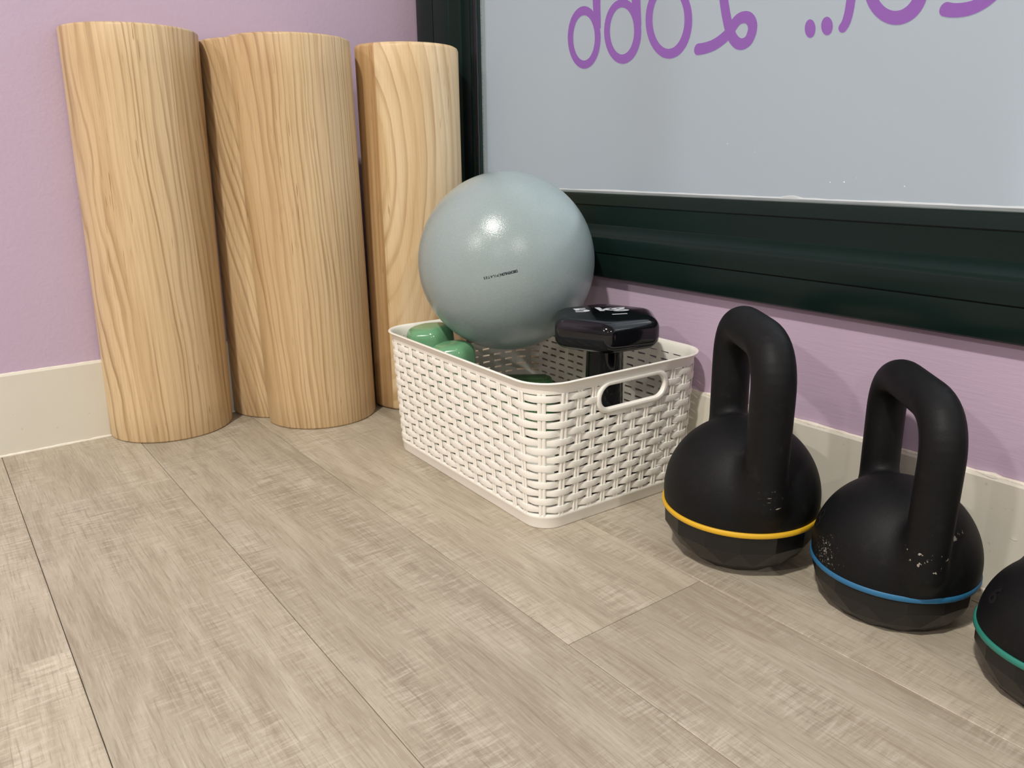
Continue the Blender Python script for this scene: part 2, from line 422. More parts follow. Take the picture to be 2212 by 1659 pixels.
# black gasket down the left edge, wavy inner lip
def strip_z(name, x, z0, z1, wdt, y0, y1, mat, amp, freq, seed):
    rings = []; n = 120
    for i in range(n + 1):
        z = z0 + (z1 - z0) * i / n
        d = amp * mnoise.noise(Vector((z * freq, seed, 0))) + 0.6 * amp * mnoise.noise(Vector((z * freq * 4, seed, 5)))
        rings.append([(x, y0, z), (x + wdt * 0.5, y0 - 0.001, z), (x + wdt + d, y0, z), (x + wdt + d, y1, z), (x, y1, z)])
    return mk(name, *loft(rings, cap0=True, cap1=True), mat, win, smooth=40)
strip_z('glazing_gasket', gx0 - 0.010, gz0, gz1, 0.009, GY - 0.011, GY - 0.0002, M_gasket, 0.0010, 25, 4)
strip_z('film_edge', gx0 - 0.0012, gz0, gz1, 0.0028, GY - 0.0012, GY - 0.0001, M_seal, 0.0008, 14, 9)
def strip_x(name, z, x0, x1, hgt, y0, y1, mat, amp, freq, seed, spikes=False):
    rings = []; n = 420
    for i in range(n + 1):
        x = x0 + (x1 - x0) * i / n
        d = amp * (mnoise.noise(Vector((x * freq, seed, 0))) + 0.6 * mnoise.noise(Vector((x * freq * 5, seed, 5))))
        if spikes: d += max(0, mnoise.noise(Vector((x * 22, 3, seed))) - 0.25) * 0.010
        rings.append([(x, y0, z), (x, y0 - 0.0006, z + hgt * 0.5), (x, y0 + 0.0004, z + hgt + d), (x, y1, z + hgt + d), (x, y1, z)])
    return mk(name, *loft(rings, cap0=True, cap1=True), mat, win, smooth=40)
strip_x('glazing_seal', gz0 - 0.001, gx0, gx1, 0.0040, GY - 0.006, GY - 0.0003, M_seal, 0.0005, 8, 2)
strip_x('film_edge', gz0 + 0.002, gx0, gx1, 0.0032, GY - 0.0016, GY - 0.0001, M_film, 0.0010, 11, 6, True)
# scattered specks stuck to the film
sv = []; sf = []
for (X, Z) in ((0.742, 0.43), (0.876, 0.402), (0.862, 0.397), (0.902, 0.401), (0.845, 0.3965), (0.93, 0.394), (0.56, 0.43), (0.70, 0.44), (0.91, 0.47)):
    n0 = len(sv); r_ = random.uniform(0.0005, 0.0011)
    for i in range(7):
        a = 2 * pi * i / 7; sv.append((X + r_ * cos(a), GY - 0.0004, Z + r_ * sin(a)))
    sf.append(tuple(range(n0, n0 + 7)))
sp = mk('speck', sv, sf, M_speck, win, kind='stuff')

# lettering cut from purple vinyl on the glass (coordinates in metres on the pane)
LET = {
'd1':([[0.4667,0.5883],[0.4666,0.5833],[0.466,0.5785],[0.4649,0.5738],[0.4634,0.5694],[0.4613,0.5653],[0.4589,0.5616],[0.456,0.5583],[0.4528,0.5555],[0.4493,0.5531],[0.4454,0.5514],[0.4414,0.5502],[0.4372,0.5496],[0.4329,0.5497],[0.4285,0.5503],[0.4242,0.5517],[0.42,0.5536],[0.4159,0.5561],[0.4121,0.5591],[0.4085,0.5626],[0.4053,0.5666],[0.4025,0.571],[0.4001,0.5757],[0.3982,0.5807],[0.3968,0.5858],[0.3959,0.591],[0.3955,0.5962],[0.3957,0.6014],[0.3965,0.6064],[0.3977,0.6111],[0.3995,0.6156],[0.4017,0.6197],[0.4044,0.6234],[0.4075,0.6265],[0.4109,0.6292],[0.4146,0.6313],[0.4185,0.6328],[0.4226,0.6338],[0.4268,0.6341],[0.431,0.6338],[0.4353,0.6329],[0.4394,0.6315],[0.4435,0.6294],[0.4474,0.6269],[0.451,0.6238],[0.4543,0.6204],[0.4573,0.6165],[0.46,0.6123],[0.4623,0.6078],[0.4641,0.6031],[0.4654,0.5982],[0.4663,0.5932]],[[0.4546,0.589],[0.4545,0.5854],[0.4541,0.5819],[0.4534,0.5785],[0.4523,0.5753],[0.451,0.5723],[0.4493,0.5696],[0.4474,0.5672],[0.4453,0.5651],[0.443,0.5634],[0.4404,0.5622],[0.4378,0.5613],[0.435,0.5609],[0.4322,0.5609],[0.4293,0.5614],[0.4265,0.5623],[0.4237,0.5637],[0.4211,0.5655],[0.4186,0.5677],[0.4162,0.5702],[0.4141,0.5731],[0.4123,0.5762],[0.4107,0.5796],[0.4095,0.5831],[0.4085,0.5868],[0.408,0.5905],[0.4077,0.5943],[0.4078,0.598],[0.4083,0.6016],[0.4091,0.605],[0.4102,0.6083],[0.4117,0.6112],[0.4134,0.6139],[0.4154,0.6163],[0.4176,0.6183],[0.42,0.6198],[0.4226,0.621],[0.4253,0.6217],[0.428,0.622],[0.4308,0.6219],[0.4336,0.6213],[0.4364,0.6203],[0.4391,0.6189],[0.4416,0.6171],[0.4441,0.6149],[0.4463,0.6124],[0.4483,0.6096],[0.4501,0.6065],[0.4516,0.6033],[0.4528,0.5998],[0.4537,0.5963],[0.4543,0.5927]]),
'd2':([[0.546,0.5869],[0.546,0.5821],[0.5455,0.5773],[0.5444,0.5728],[0.5429,0.5685],[0.5409,0.5645],[0.5385,0.5609],[0.5357,0.5577],[0.5325,0.5549],[0.5289,0.5527],[0.5251,0.551],[0.521,0.5498],[0.5167,0.5493],[0.5123,0.5494],[0.5079,0.5501],[0.5035,0.5514],[0.4992,0.5533],[0.495,0.5558],[0.4911,0.5588],[0.4874,0.5623],[0.484,0.5662],[0.4811,0.5706],[0.4786,0.5752],[0.4765,0.5801],[0.475,0.5851],[0.474,0.5902],[0.4736,0.5954],[0.4737,0.6004],[0.4744,0.6053],[0.4756,0.61],[0.4773,0.6143],[0.4795,0.6183],[0.4821,0.6219],[0.4852,0.625],[0.4886,0.6276],[0.4923,0.6296],[0.4963,0.6311],[0.5004,0.6319],[0.5047,0.6322],[0.509,0.6319],[0.5134,0.6309],[0.5176,0.6295],[0.5218,0.6274],[0.5257,0.6249],[0.5295,0.6219],[0.5329,0.6184],[0.536,0.6146],[0.5388,0.6105],[0.5412,0.606],[0.5431,0.6014],[0.5445,0.5966],[0.5455,0.5918]],[[0.5326,0.589],[0.5326,0.5854],[0.5323,0.582],[0.5316,0.5787],[0.5306,0.5755],[0.5293,0.5726],[0.5277,0.5699],[0.5258,0.5676],[0.5237,0.5656],[0.5214,0.5639],[0.5189,0.5627],[0.5162,0.5619],[0.5134,0.5615],[0.5106,0.5615],[0.5077,0.562],[0.5049,0.563],[0.5021,0.5643],[0.4993,0.5661],[0.4968,0.5683],[0.4944,0.5708],[0.4922,0.5736],[0.4903,0.5767],[0.4887,0.58],[0.4874,0.5835],[0.4864,0.5872],[0.4857,0.5908],[0.4854,0.5945],[0.4855,0.5982],[0.4859,0.6017],[0.4866,0.6051],[0.4877,0.6083],[0.4891,0.6112],[0.4908,0.6138],[0.4928,0.6161],[0.495,0.6181],[0.4974,0.6196],[0.4999,0.6207],[0.5026,0.6214],[0.5054,0.6217],[0.5082,0.6215],[0.511,0.6209],[0.5138,0.6199],[0.5166,0.6184],[0.5192,0.6166],[0.5216,0.6145],[0.5239,0.612],[0.526,0.6092],[0.5278,0.6062],[0.5294,0.603],[0.5307,0.5996],[0.5316,0.5961],[0.5323,0.5926]]),
'O':([[0.6338,0.5898],[0.6339,0.5845],[0.6334,0.5792],[0.6324,0.5741],[0.6309,0.5694],[0.6288,0.5649],[0.6262,0.5609],[0.6231,0.5573],[0.6196,0.5542],[0.6158,0.5517],[0.6115,0.5498],[0.607,0.5486],[0.6023,0.548],[0.5975,0.5481],[0.5926,0.5489],[0.5876,0.5504],[0.5828,0.5526],[0.5781,0.5554],[0.5736,0.5588],[0.5694,0.5628],[0.5656,0.5672],[0.5622,0.5721],[0.5593,0.5773],[0.5569,0.5828],[0.5551,0.5885],[0.5539,0.5943],[0.5533,0.6001],[0.5533,0.6057],[0.5539,0.6112],[0.5552,0.6165],[0.557,0.6213],[0.5594,0.6258],[0.5623,0.6298],[0.5656,0.6332],[0.5694,0.636],[0.5735,0.6382],[0.5779,0.6398],[0.5824,0.6407],[0.5872,0.6409],[0.592,0.6405],[0.5968,0.6394],[0.6016,0.6377],[0.6062,0.6354],[0.6106,0.6325],[0.6148,0.629],[0.6187,0.6252],[0.6222,0.6209],[0.6254,0.6162],[0.628,0.6112],[0.6303,0.6061],[0.632,0.6007],[0.6332,0.5953]],[[0.621,0.592],[0.6211,0.5878],[0.6208,0.5838],[0.6201,0.5799],[0.619,0.5763],[0.6176,0.5729],[0.6158,0.5698],[0.6137,0.567],[0.6112,0.5647],[0.6086,0.5628],[0.6057,0.5613],[0.6026,0.5604],[0.5994,0.56],[0.596,0.56],[0.5927,0.5606],[0.5893,0.5618],[0.586,0.5634],[0.5828,0.5655],[0.5797,0.568],[0.5769,0.571],[0.5743,0.5743],[0.5719,0.578],[0.5699,0.5819],[0.5683,0.5861],[0.5671,0.5903],[0.5662,0.5947],[0.5658,0.599],[0.5657,0.6033],[0.5661,0.6074],[0.567,0.6114],[0.5682,0.6151],[0.5697,0.6185],[0.5717,0.6216],[0.5739,0.6242],[0.5765,0.6264],[0.5792,0.6282],[0.5822,0.6295],[0.5853,0.6302],[0.5886,0.6305],[0.5919,0.6302],[0.5952,0.6295],[0.5985,0.6282],[0.6017,0.6265],[0.6047,0.6244],[0.6077,0.6218],[0.6104,0.6189],[0.6128,0.6157],[0.615,0.6121],[0.6169,0.6083],[0.6185,0.6044],[0.6197,0.6003],[0.6205,0.5961]]),
'OO':([[0.9293,0.5844],[0.9296,0.58],[0.9295,0.5757],[0.9289,0.5716],[0.9279,0.5678],[0.9264,0.5642],[0.9244,0.561],[0.922,0.5581],[0.9193,0.5557],[0.9161,0.5538],[0.9127,0.5524],[0.909,0.5515],[0.905,0.5511],[0.9009,0.5514],[0.8967,0.5522],[0.8925,0.5535],[0.8883,0.5554],[0.8841,0.5578],[0.8802,0.5608],[0.8764,0.5641],[0.8729,0.5679],[0.8697,0.572],[0.867,0.5764],[0.8647,0.581],[0.8628,0.5857],[0.8614,0.5905],[0.8606,0.5952],[0.8603,0.5999],[0.8605,0.6044],[0.8613,0.6087],[0.8626,0.6126],[0.8643,0.6162],[0.8666,0.6194],[0.8692,0.6221],[0.8723,0.6243],[0.8756,0.626],[0.8792,0.6272],[0.8831,0.6278],[0.8871,0.6278],[0.8912,0.6273],[0.8953,0.6262],[0.8994,0.6247],[0.9035,0.6226],[0.9074,0.6201],[0.9111,0.6172],[0.9146,0.6138],[0.9178,0.6102],[0.9207,0.6063],[0.9232,0.6021],[0.9254,0.5978],[0.9271,0.5934],[0.9284,0.5889]],[[0.9165,0.5874],[0.9167,0.5844],[0.9167,0.5814],[0.9163,0.5786],[0.9157,0.5759],[0.9147,0.5734],[0.9135,0.5712],[0.9119,0.5692],[0.9102,0.5676],[0.9082,0.5663],[0.906,0.5653],[0.9036,0.5647],[0.9012,0.5645],[0.8986,0.5646],[0.8959,0.5652],[0.8932,0.5661],[0.8906,0.5674],[0.888,0.569],[0.8855,0.571],[0.8831,0.5733],[0.8809,0.5758],[0.8789,0.5786],[0.8772,0.5815],[0.8757,0.5846],[0.8745,0.5878],[0.8736,0.5911],[0.8731,0.5943],[0.8728,0.5974],[0.873,0.6005],[0.8734,0.6034],[0.8741,0.6061],[0.8752,0.6086],[0.8766,0.6108],[0.8782,0.6127],[0.88,0.6143],[0.8821,0.6155],[0.8844,0.6163],[0.8868,0.6168],[0.8893,0.6169],[0.8919,0.6166],[0.8945,0.6159],[0.8971,0.6149],[0.8997,0.6136],[0.9022,0.6119],[0.9046,0.6099],[0.9069,0.6076],[0.909,0.6052],[0.9108,0.6025],[0.9125,0.5996],[0.9139,0.5967],[0.9151,0.5936],[0.9159,0.5905]]),
'dot1':[[0.8096,0.5589],[0.8097,0.5568],[0.8094,0.5548],[0.8088,0.5531],[0.8079,0.5517],[0.8068,0.5507],[0.8054,0.5502],[0.804,0.5501],[0.8024,0.5505],[0.8009,0.5514],[0.7995,0.5527],[0.7983,0.5543],[0.7973,0.5562],[0.7965,0.5583],[0.7962,0.5605],[0.7961,0.5626],[0.7964,0.5645],[0.797,0.5663],[0.7979,0.5676],[0.7991,0.5686],[0.8004,0.5691],[0.8019,0.5692],[0.8034,0.5687],[0.8049,0.5679],[0.8063,0.5666],[0.8076,0.5649],[0.8085,0.563],[0.8093,0.561]],
'dot2':[[0.8303,0.559],[0.8304,0.5569],[0.8301,0.555],[0.8295,0.5533],[0.8285,0.552],[0.8273,0.551],[0.8259,0.5505],[0.8244,0.5504],[0.8228,0.5508],[0.8212,0.5517],[0.8197,0.553],[0.8185,0.5546],[0.8174,0.5565],[0.8167,0.5585],[0.8163,0.5607],[0.8162,0.5627],[0.8165,0.5647],[0.8172,0.5663],[0.8181,0.5677],[0.8193,0.5686],[0.8208,0.5691],[0.8223,0.5691],[0.8239,0.5687],[0.8254,0.5678],[0.8269,0.5665],[0.8281,0.5649],[0.8292,0.5631],[0.8299,0.561]],
'loop':[[0.6453,0.5545],[0.6573,0.5548],[0.6706,0.5571],[0.6824,0.562],[0.6926,0.5685],[0.6992,0.5768],[0.7057,0.5817],[0.7143,0.5827],[0.7213,0.5797],[0.7258,0.5728],[0.7256,0.5647],[0.7217,0.5569],[0.7143,0.5535],[0.7064,0.555],[0.6986,0.5616],[0.6926,0.5721],[0.6882,0.5834],[0.6843,0.5959],[0.6805,0.6106],[0.6772,0.6276]],
's1':[[0.8422,0.5558],[0.8452,0.5603],[0.8471,0.5674],[0.8481,0.5756],[0.8486,0.5879],[0.8488,0.6022]],
's2':[[0.9483,0.5595],[0.9544,0.5577],[0.9634,0.5567],[0.973,0.5574],[0.9821,0.5607],[0.9897,0.566],[0.995,0.5732],[0.9974,0.5817]],
'st1':[[0.4601,0.5998],[0.4593,0.6111],[0.4581,0.6225],[0.4569,0.6352],[0.4563,0.6547],[0.4551,0.6986]],
'st2':[[0.5389,0.5931],[0.5376,0.6039],[0.5359,0.6148],[0.5345,0.6269],[0.5334,0.6428],[0.5315,0.6846]],
}

LY0, LY1 = GY - 0.0008, GY - 0.0002
def letter_poly(loops):
    bm = bmesh.new(); es = []
    for lp in loops:
        vs = [bm.verts.new((p[0], LY0, p[1])) for p in lp]
        es += [bm.edges.new((vs[i], vs[(i + 1) % len(vs)])) for i in range(len(vs))]
    bmesh.ops.triangle_fill(bm, use_beauty=True, use_dissolve=False, edges=es)
    bm.verts.index_update()
    V = [v.co.copy() for v in bm.verts]; F = [tuple(v.index for v in f.verts) for f in bm.faces]
    bm.free(); return V, F
def ring_letter(outer, inner):
    n = len(outer); V = [(p[0], LY0, p[1]) for p in outer] + [(p[0], LY0, p[1]) for p in inner]
    return V, [(i, (i + 1) % n, n + (i + 1) % n, n + i) for i in range(n)]
def stroke(pts, w, w1=None, cap=True):
    L = []; R_ = []; n = len(pts); w1 = w if w1 is None else w1
    Pv = [Vector(p) for p in pts]
    # resample smoothly
    def cr(a, b, c, d, t): return 0.5 * ((2 * b) + (c - a) * t + (2 * a - 5 * b + 4 * c - d) * t * t + (3 * b - a - 3 * c + d) * t ** 3)
    Q = []
    for i in range(n - 1):
        a = Pv[max(i - 1, 0)]; b = Pv[i]; c = Pv[i + 1]; d = Pv[min(i + 2, n - 1)]
        for k in range(4): Q.append(cr(a, b, c, d, k / 4))
    Q.append(Pv[-1])
    m = len(Q); V = []; F = []
    if cap:                                   # round end at the start
        t0 = (Q[1] - Q[0]).normalized(); nn = Vector((-t0.y, t0.x))
        V.append((Q[0].x, LY0, Q[0].y)); c0 = 0
        for k in range(9):
            a = pi / 2 + pi * k / 8; p = Q[0] + (nn * sin(a) + t0 * cos(a) * 0.9) * (w / 2); V.append((p.x, LY0, p.y))
        for k in range(8): F.append((0, 1 + k, 2 + k))
    b0 = len(V)
    for i in range(m):
        t = (Q[min(i + 1, m - 1)] - Q[max(i - 1, 0)]).normalized(); nn = Vector((-t.y, t.x)); ww = w + (w1 - w) * i / (m - 1)
        for s_ in (1, -1):
            p = Q[i] + nn * s_ * ww / 2; V.append((p.x, LY0, p.y))
    for i in range(m - 1): F.append((b0 + 2 * i, b0 + 2 * i + 1, b0 + 2 * i + 3, b0 + 2 * i + 2))
    return V, F
from mathutils.geometry import delaunay_2d_cdt
def letter(parts):
    V, F = join(*parts)                        # overlapping strokes are merged into one flat outline
    def ccw(q):
        A = sum(V[q[k - 1]][0] * V[q[k]][2] - V[q[k]][0] * V[q[k - 1]][2] for k in range(len(q)))
        return tuple(q) if A > 0 else tuple(reversed(q))
    F = [ccw(q) for q in F]
    v2, e2, f2, _, _, of = delaunay_2d_cdt([Vector((p[0], p[2])) for p in V], [], [tuple(q) for q in F], 1, 1e-6)
    f2 = [q for q, o_ in zip(f2, of) if o_]
    me = bpy.data.meshes.new('letter')
    own = Vector((sum(p.x for p in v2) / len(v2), LY0, sum(p.y for p in v2) / len(v2)))
    me.from_pydata([Vector((p.x, LY0, p.y)) - own for p in v2], [], [tuple(q) for q in f2])
    for p in me.polygons:
        if p.normal.y > 0: p.flip()
    me.materials.append(M_letter)
    o = bpy.data.objects.new('letter', me); COL.objects.link(o); o.parent = win; o.location = own - win.location
letter([ring_letter(*LET['d1']), stroke(LET['st1'], 0.0128, 0.0172, cap=False)])
letter([ring_letter(*LET['d2']), stroke(LET['st2'], 0.0136, 0.0178, cap=False)])
letter([ring_letter(*LET['O'])])
letter([stroke(LET['loop'], 0.0135, 0.0125)])
for k in ('dot1', 'dot2'): letter([([(p[0], LY0, p[1]) for p in LET[k]], [tuple(range(len(LET[k])))])])
letter([stroke(LET['s1'], 0.0105)])
letter([ring_letter(*LET['OO'])])
letter([stroke(LET['s2'], 0.0125)])

# ------------------------------------------------------------------ half-round pine logs
def half_log(label, b, t, h, r, mat, bev=0.0035):
    """b, t: centre of the flat back at the foot and at the top (slightly out of square)"""
    n = 48; rings = []
    def ring(z, rad, inset):
        f = z / h; cx = b[0] + (t[0] - b[0]) * f; cy = b[1] + (t[1] - b[1]) * f
        pts = [(cx + max(rad * cos(a), inset), cy + rad * sin(a), z) for a in [-pi / 2 + pi * k / n for k in range(n + 1)]]
        for k in range(1, 10): pts.append((cx + inset, cy + rad - 2 * rad * k / 10, z))
        return pts
    zs = [(0.0, bev * 0.8), (bev * 0.3, bev * 0.25), (bev * 0.9, 0.0)]
    zs += [(h * k / 12, 0.0) for k in range(1, 12)]
    zs += [(h - bev, 0.0), (h - bev * 0.35, bev * 0.28), (h, bev * 0.9)]
    for z, ins in zs: rings.append(ring(z, r - ins, ins))
    o = mk('half_round_log', *loft(rings, cap0=True, cap1=True), mat, loc=(b[0], b[1], 0), smooth=45)
    return tag(o, label, 'wooden log', 'half-round pine logs')
half_log('pale pine half-round log standing alone at far left against the lilac wall', (0.0068, -0.4975), (0.0045, -0.4827), 0.6114, 0.0955,
         pine('pine_wide_grain', 0.06, 0.20, 0.0, 0.03, 0.05, 0.12, 105, 1.3, LT, MD, DK, 0.020))
half_log('pine half-round log mostly hidden behind the front log, second from the left', (0.0075, -0.3015), (0.0085, -0.2925), 0.6055, 0.0928,
         pine('pine_slanted_grain', 0.05, 0.25, 0.0, 0.13, 0.0, 0.0, 150, 2.1, LT, MD, DK, 0.006))
half_log('fine striped pine half-round log standing forward in the middle, overlapping another', (0.1055, -0.2733), (0.1138, -0.2830), 0.6010, 0.0930,
         pine('pine_fine_grain', 0.02, 0.24, 0.0, 0.04, 0.0, 0.25, 150, 3.7, LT, MD, DK, 0.012))
half_log('pine half-round log with arched grain and dark left strip beside the window', (0.131, -0.0900), (0.131, -0.0912), 0.6000, 0.0895,
         pine('pine_arched_grain', 0.02, -0.090, 0.0, 0.0, 0.34, 0.42, 70, 5.2, (0.74, 0.575, 0.36), (0.66, 0.475, 0.26), (0.44, 0.275, 0.125), 0.012, -0.037), bev=0.006)

# ------------------------------------------------------------------ woven plastic basket
BX0, BX1, BY0, BY1, RC, PHI = 0.3352, 0.7003, -0.2608, -0.0098, 0.0290, -0.0319
BH = 0.1849; TAP = 0.0088
LL = (BX1 - BX0 - 2 * RC) + pi / 2 * RC; LS = (BY1 - BY0 - 2 * RC) + pi / 2 * RC; QA = pi / 4 * RC
def brot(x, y):
    dx, dy = x - BX1, y - BY0; c, s = cos(PHI), sin(PHI)
    return BX1 + dx * c - dy * s, BY0 + dx * s + dy * c
CORN = [(BX1 - RC, BY0 + RC, -pi / 4), (BX0 + RC, BY0 + RC, -3 * pi / 4), (BX0 + RC, BY1 - RC, -5 * pi / 4), (BX1 - RC, BY1 - RC, -7 * pi / 4)]
SEG = [(0, 16, LL), (16, 27, LS), (27, 43, LL), (43, 54, LS)]
def bpos(u, z, off):
    u = u % 54.0
    for i, (a, b, L) in enumerate(SEG):
        if u <= b or i == 3: break
    s = (u - a) / (b - a) * L
    c0 = CORN[i]; c1 = CORN[(i + 1) % 4]
    if s <= QA: cx, cy, an = c0[0], c0[1], c0[2] - s / RC
    elif s >= L - QA: cx, cy, an = c1[0], c1[1], (c0[2] - pi / 2) + (L - s) / RC
    else:
        f = (s - QA) / (L - 2 * QA); cx = c0[0] + (c1[0] - c0[0]) * f; cy = c0[1] + (c1[1] - c0[1]) * f; an = c0[2] - pi / 4
    e = RC + TAP * z / BH + off
    x, y = brot(cx + e * cos(an), cy + e * sin(an))
    return (x, y, z)
basket = thing('storage_basket', (0.52, -0.145, 0), 'white woven-look plastic basket holding a ball and dumbbells on the floor', 'basket')
def usamples(step=0.25):
    out = []; k = 0
    n = int(54 / step)
    return [i * step for i in range(n)]
US = usamples(0.25)
def sweep(name, prof, mat):
    rings = [[bpos(u, z, o_) for (o_, z) in prof] for u in US]
    return mk(name, *loft(rings, close_v=True), mat, basket, smooth=38)
sweep('rim', [(-0.0012, 0.1702), (0.0016, 0.1698), (0.0020, 0.1722), (0.0019, 0.1755), (0.0026, 0.1785), (0.0044, 0.1812), (0.0058, 0.1820), (0.0068, 0.1828), (0.0071, 0.1838), (0.0066, 0.1847), (0.0054, 0.1850), (0.0036, 0.1846), (0.0016, 0.1825), (0.0002, 0.1790), (-0.0008, 0.1745)], M_bask)
sweep('base_band', [(-0.0016, 0.0012), (-0.0004, 0.0), (0.0010, 0.0006), (0.0016, 0.0022), (0.0016, 0.0125), (0.0024, 0.0138), (0.0024, 0.0166), (0.0014, 0.0182), (-0.0012, 0.0184)], M_bask)
fl = [bpos(u, 0.0025, -0.0012) for u in US]; fu = [bpos(u, 0.0045, -0.0012) for u in US]
mk('floor_panel', *loft([fl, fu], cap0=True, cap1=True), M_bask, basket)
HL, HZ, HA, HB = 0.133, 0.1535, 0.0590, 0.0212          # handle: centre along the short side, height, half length, half height
def in_handle(u, z, pad=0.0):
    u = u % 54.0
    if 43 < u < 54: l = LS - (u - 43) / 11 * LS; l = l + (RC - QA)       # front short side, measured from the near corner
    elif 16 < u < 27: l = (u - 16) / 11 * LS + (RC - QA)
    else: return False
    dx = max(abs(l - HL) - (HA - HB), 0.0); dz = abs(z - HZ)
    return dx * dx + dz * dz < (HB - pad) ** 2
ROWS = 14; PITCH = 0.01072; SH = 0.0039
for r in range(ROWS):
    zc = 0.1642 - PITCH * r; st = 1 / 6; n = int(54 / st + 0.5)
    sec = []
    for i in range(n):
        u = i * st
        of = 0.0015 + 0.0016 * max(-1.0, min(1.0, 1.5 * cos(pi * (u - r)) + 0.35))
        sec.append([bpos(u, zc - SH, -0.0010), bpos(u, zc - SH, of - 0.0003), bpos(u, zc - SH * 0.6, of + 0.0001), bpos(u, zc + SH * 0.6, of + 0.0001), bpos(u, zc + SH, of - 0.0003), bpos(u, zc + SH, -0.0010)])
    V = [p for s_ in sec for p in s_]; F = []
    cut = [in_handle((i + 0.5) * st, zc, 0.0035) for i in range(n)]
    for i in range(n):
        if cut[i]: continue
        j = (i + 1) % n
        for k in range(6):
            l = (k + 1) % 6; F.append((i * 6 + k, i * 6 + l, j * 6 + l, j * 6 + k))
        if cut[j]: F.append(tuple(j * 6 + k for k in range(6)))
        if cut[i - 1]: F.append(tuple(i * 6 + k for k in range(5, -1, -1)))
    mk('woven_strip', V, F, M_bask_w, basket, smooth=30)
LONGP, SHORTP = LL / 16, LS / 11
for c in range(54):
    pitch = LONGP if (c < 16 or 27 <= c < 43) else SHORTP
    V = []; F = []
    runs = []; z = 0.0160; cur = []
    zs = [0.0160 + 0.1545 * k / 40 for k in range(41)]
    for z in zs:
        if in_handle(c, z, 0.003):
            if len(cur) > 1: runs.append(cur)
            cur = []
        else: cur.append(z)
    if len(cur) > 1: runs.append(cur)
    for rn in runs:
        for s_ in (-1, 1):
            rings = []
            for z in (rn[0], (rn[0] + rn[-1]) / 2, rn[-1]):
                w = 0.0018; cc = s_ * 0.0021
                rings.append([bpos(c + (cc + dw) / pitch, z, of) for dw, of in ((-w, -0.0006), (-w, 0.0015), (-w * 0.45, 0.0023), (w * 0.45, 0.0023), (w, 0.0015), (w, -0.0006))])
            V, F = join((V, F), loft(rings, cap0=True, cap1=True))
        rings = [[bpos(c + dw / pitch, z, of) for dw, of in ((-0.0039, -0.0011), (-0.0039, 0.0009), (0.0039, 0.0009), (0.0039, -0.0011))] for z in (rn[0], (rn[0] + rn[-1]) / 2, rn[-1])]
        V, F = join((V, F), loft(rings, cap0=True, cap1=True))
    mk('upright_rib', V, F, M_bask_w, basket, smooth=35)
def handle_frame(front):
    rings = []; n = 56
    def P(l, z, off):
        e = TAP * z / BH + off
        x = BX1 + e if front else BX0 - e
        X, Y = brot(x, BY0 + l); return (X, Y, z)
    for i in range(n):
        # stadium centre-line
        a = 2 * pi * i / n
        rg = []
        for (rad, off) in ((HB, -0.0008), (HB, 0.0024), (HB - 0.0012, 0.0040), (HB - 0.0036, 0.0047), (HB - 0.0060, 0.0040), (HB - 0.0072, 0.0020), (HB - 0.0072, -0.0014)):
            cx = (HA - HB) if cos(a) > 0 else -(HA - HB)
            rg.append(P(HL + cx + rad * cos(a), HZ + rad * sin(a), off))
        rings.append(rg)
    mk('handle_frame', *loft(rings, close_v=True), M_bask, basket, smooth=40)
    # solid collar that joins the handle to the rim
    V = [P(HL - 0.052, 0.1712, o_) for o_ in (-0.001, 0.0018)] + [P(HL + 0.052, 0.1712, o_) for o_ in (-0.001, 0.0018)] + [P(HL - 0.046, 0.1735, o_) for o_ in (-0.001, 0.0019)] + [P(HL + 0.046, 0.1735, o_) for o_ in (-0.001, 0.0019)]
handle_frame(True); handle_frame(False)

# ------------------------------------------------------------------ text helper
def text_mesh(body, size, bold=0.0, spacing=1.0):
    cu = bpy.data.curves.new('txt', 'FONT'); cu.body = body; cu.size = size; cu.offset = bold; cu.space_character = spacing; cu.resolution_u = 4
    cu.align_x = 'LEFT'
    o = bpy.data.objects.new('txt', cu); COL.objects.link(o)
    dg = bpy.context.evaluated_depsgraph_get(); dg.update()
    me = bpy.data.meshes.new_from_object(o.evaluated_get(dg))
    V = [v.co.copy() for v in me.vertices]; F = [tuple(p.vertices) for p in me.polygons]
    bpy.data.objects.remove(o); bpy.data.curves.remove(cu); bpy.data.meshes.remove(me)
    return V, F

# ------------------------------------------------------------------ exercise ball
BC = Vector((0.4557, -0.126, 0.2841)); BR = 0.1246
ball = thing('exercise_ball', (BC.x, BC.y, BC.z - BR), 'grey-blue inflated exercise ball resting on top of the basket', 'ball')
rings = []
nv, nu = 72, 128
V = [BC + Vector((0, 0, -BR))]; F = []
for i in range(1, nv):
    th = pi * i / nv - pi / 2
    for j in range(nu):
        a = 2 * pi * j / nu; V.append(BC + BR * Vector((cos(th) * cos(a), cos(th) * sin(a), sin(th))))
V.append(BC + Vector((0, 0, BR)))
for j in range(nu):
    F.append((0, 1 + (j + 1) % nu, 1 + j)); F.append((len(V) - 1, 1 + (nv - 2) * nu + j, 1 + (nv - 2) * nu + (j + 1) % nu))
for i in range(nv - 2):
    for j in range(nu):
        a = 1 + i * nu + j; b = 1 + i * nu + (j + 1) % nu; F.append((a, b, b + nu, a + nu))
mk('shell', V, F, M_ball, ball, smooth=180)
n0 = Vector((0.865, -0.5005, 0.036)).normalized(); n1 = Vector((0.6424, -0.7654, -0.0385)).normalized()
tv, tf = text_mesh('DECATHLON', 0.0092, 0.00045, 0.80)
tw = max(v.x for v in tv)
pv, pf = text_mesh('PILATES', 0.0092, 0.00022, 1.36)
bar = [Vector((tw + 0.0018, -0.0028, 0)), Vector((tw + 0.0025, -0.0028, 0)), Vector((tw + 0.0025, 0.0094, 0)), Vector((tw + 0.0018, 0.0094, 0))]
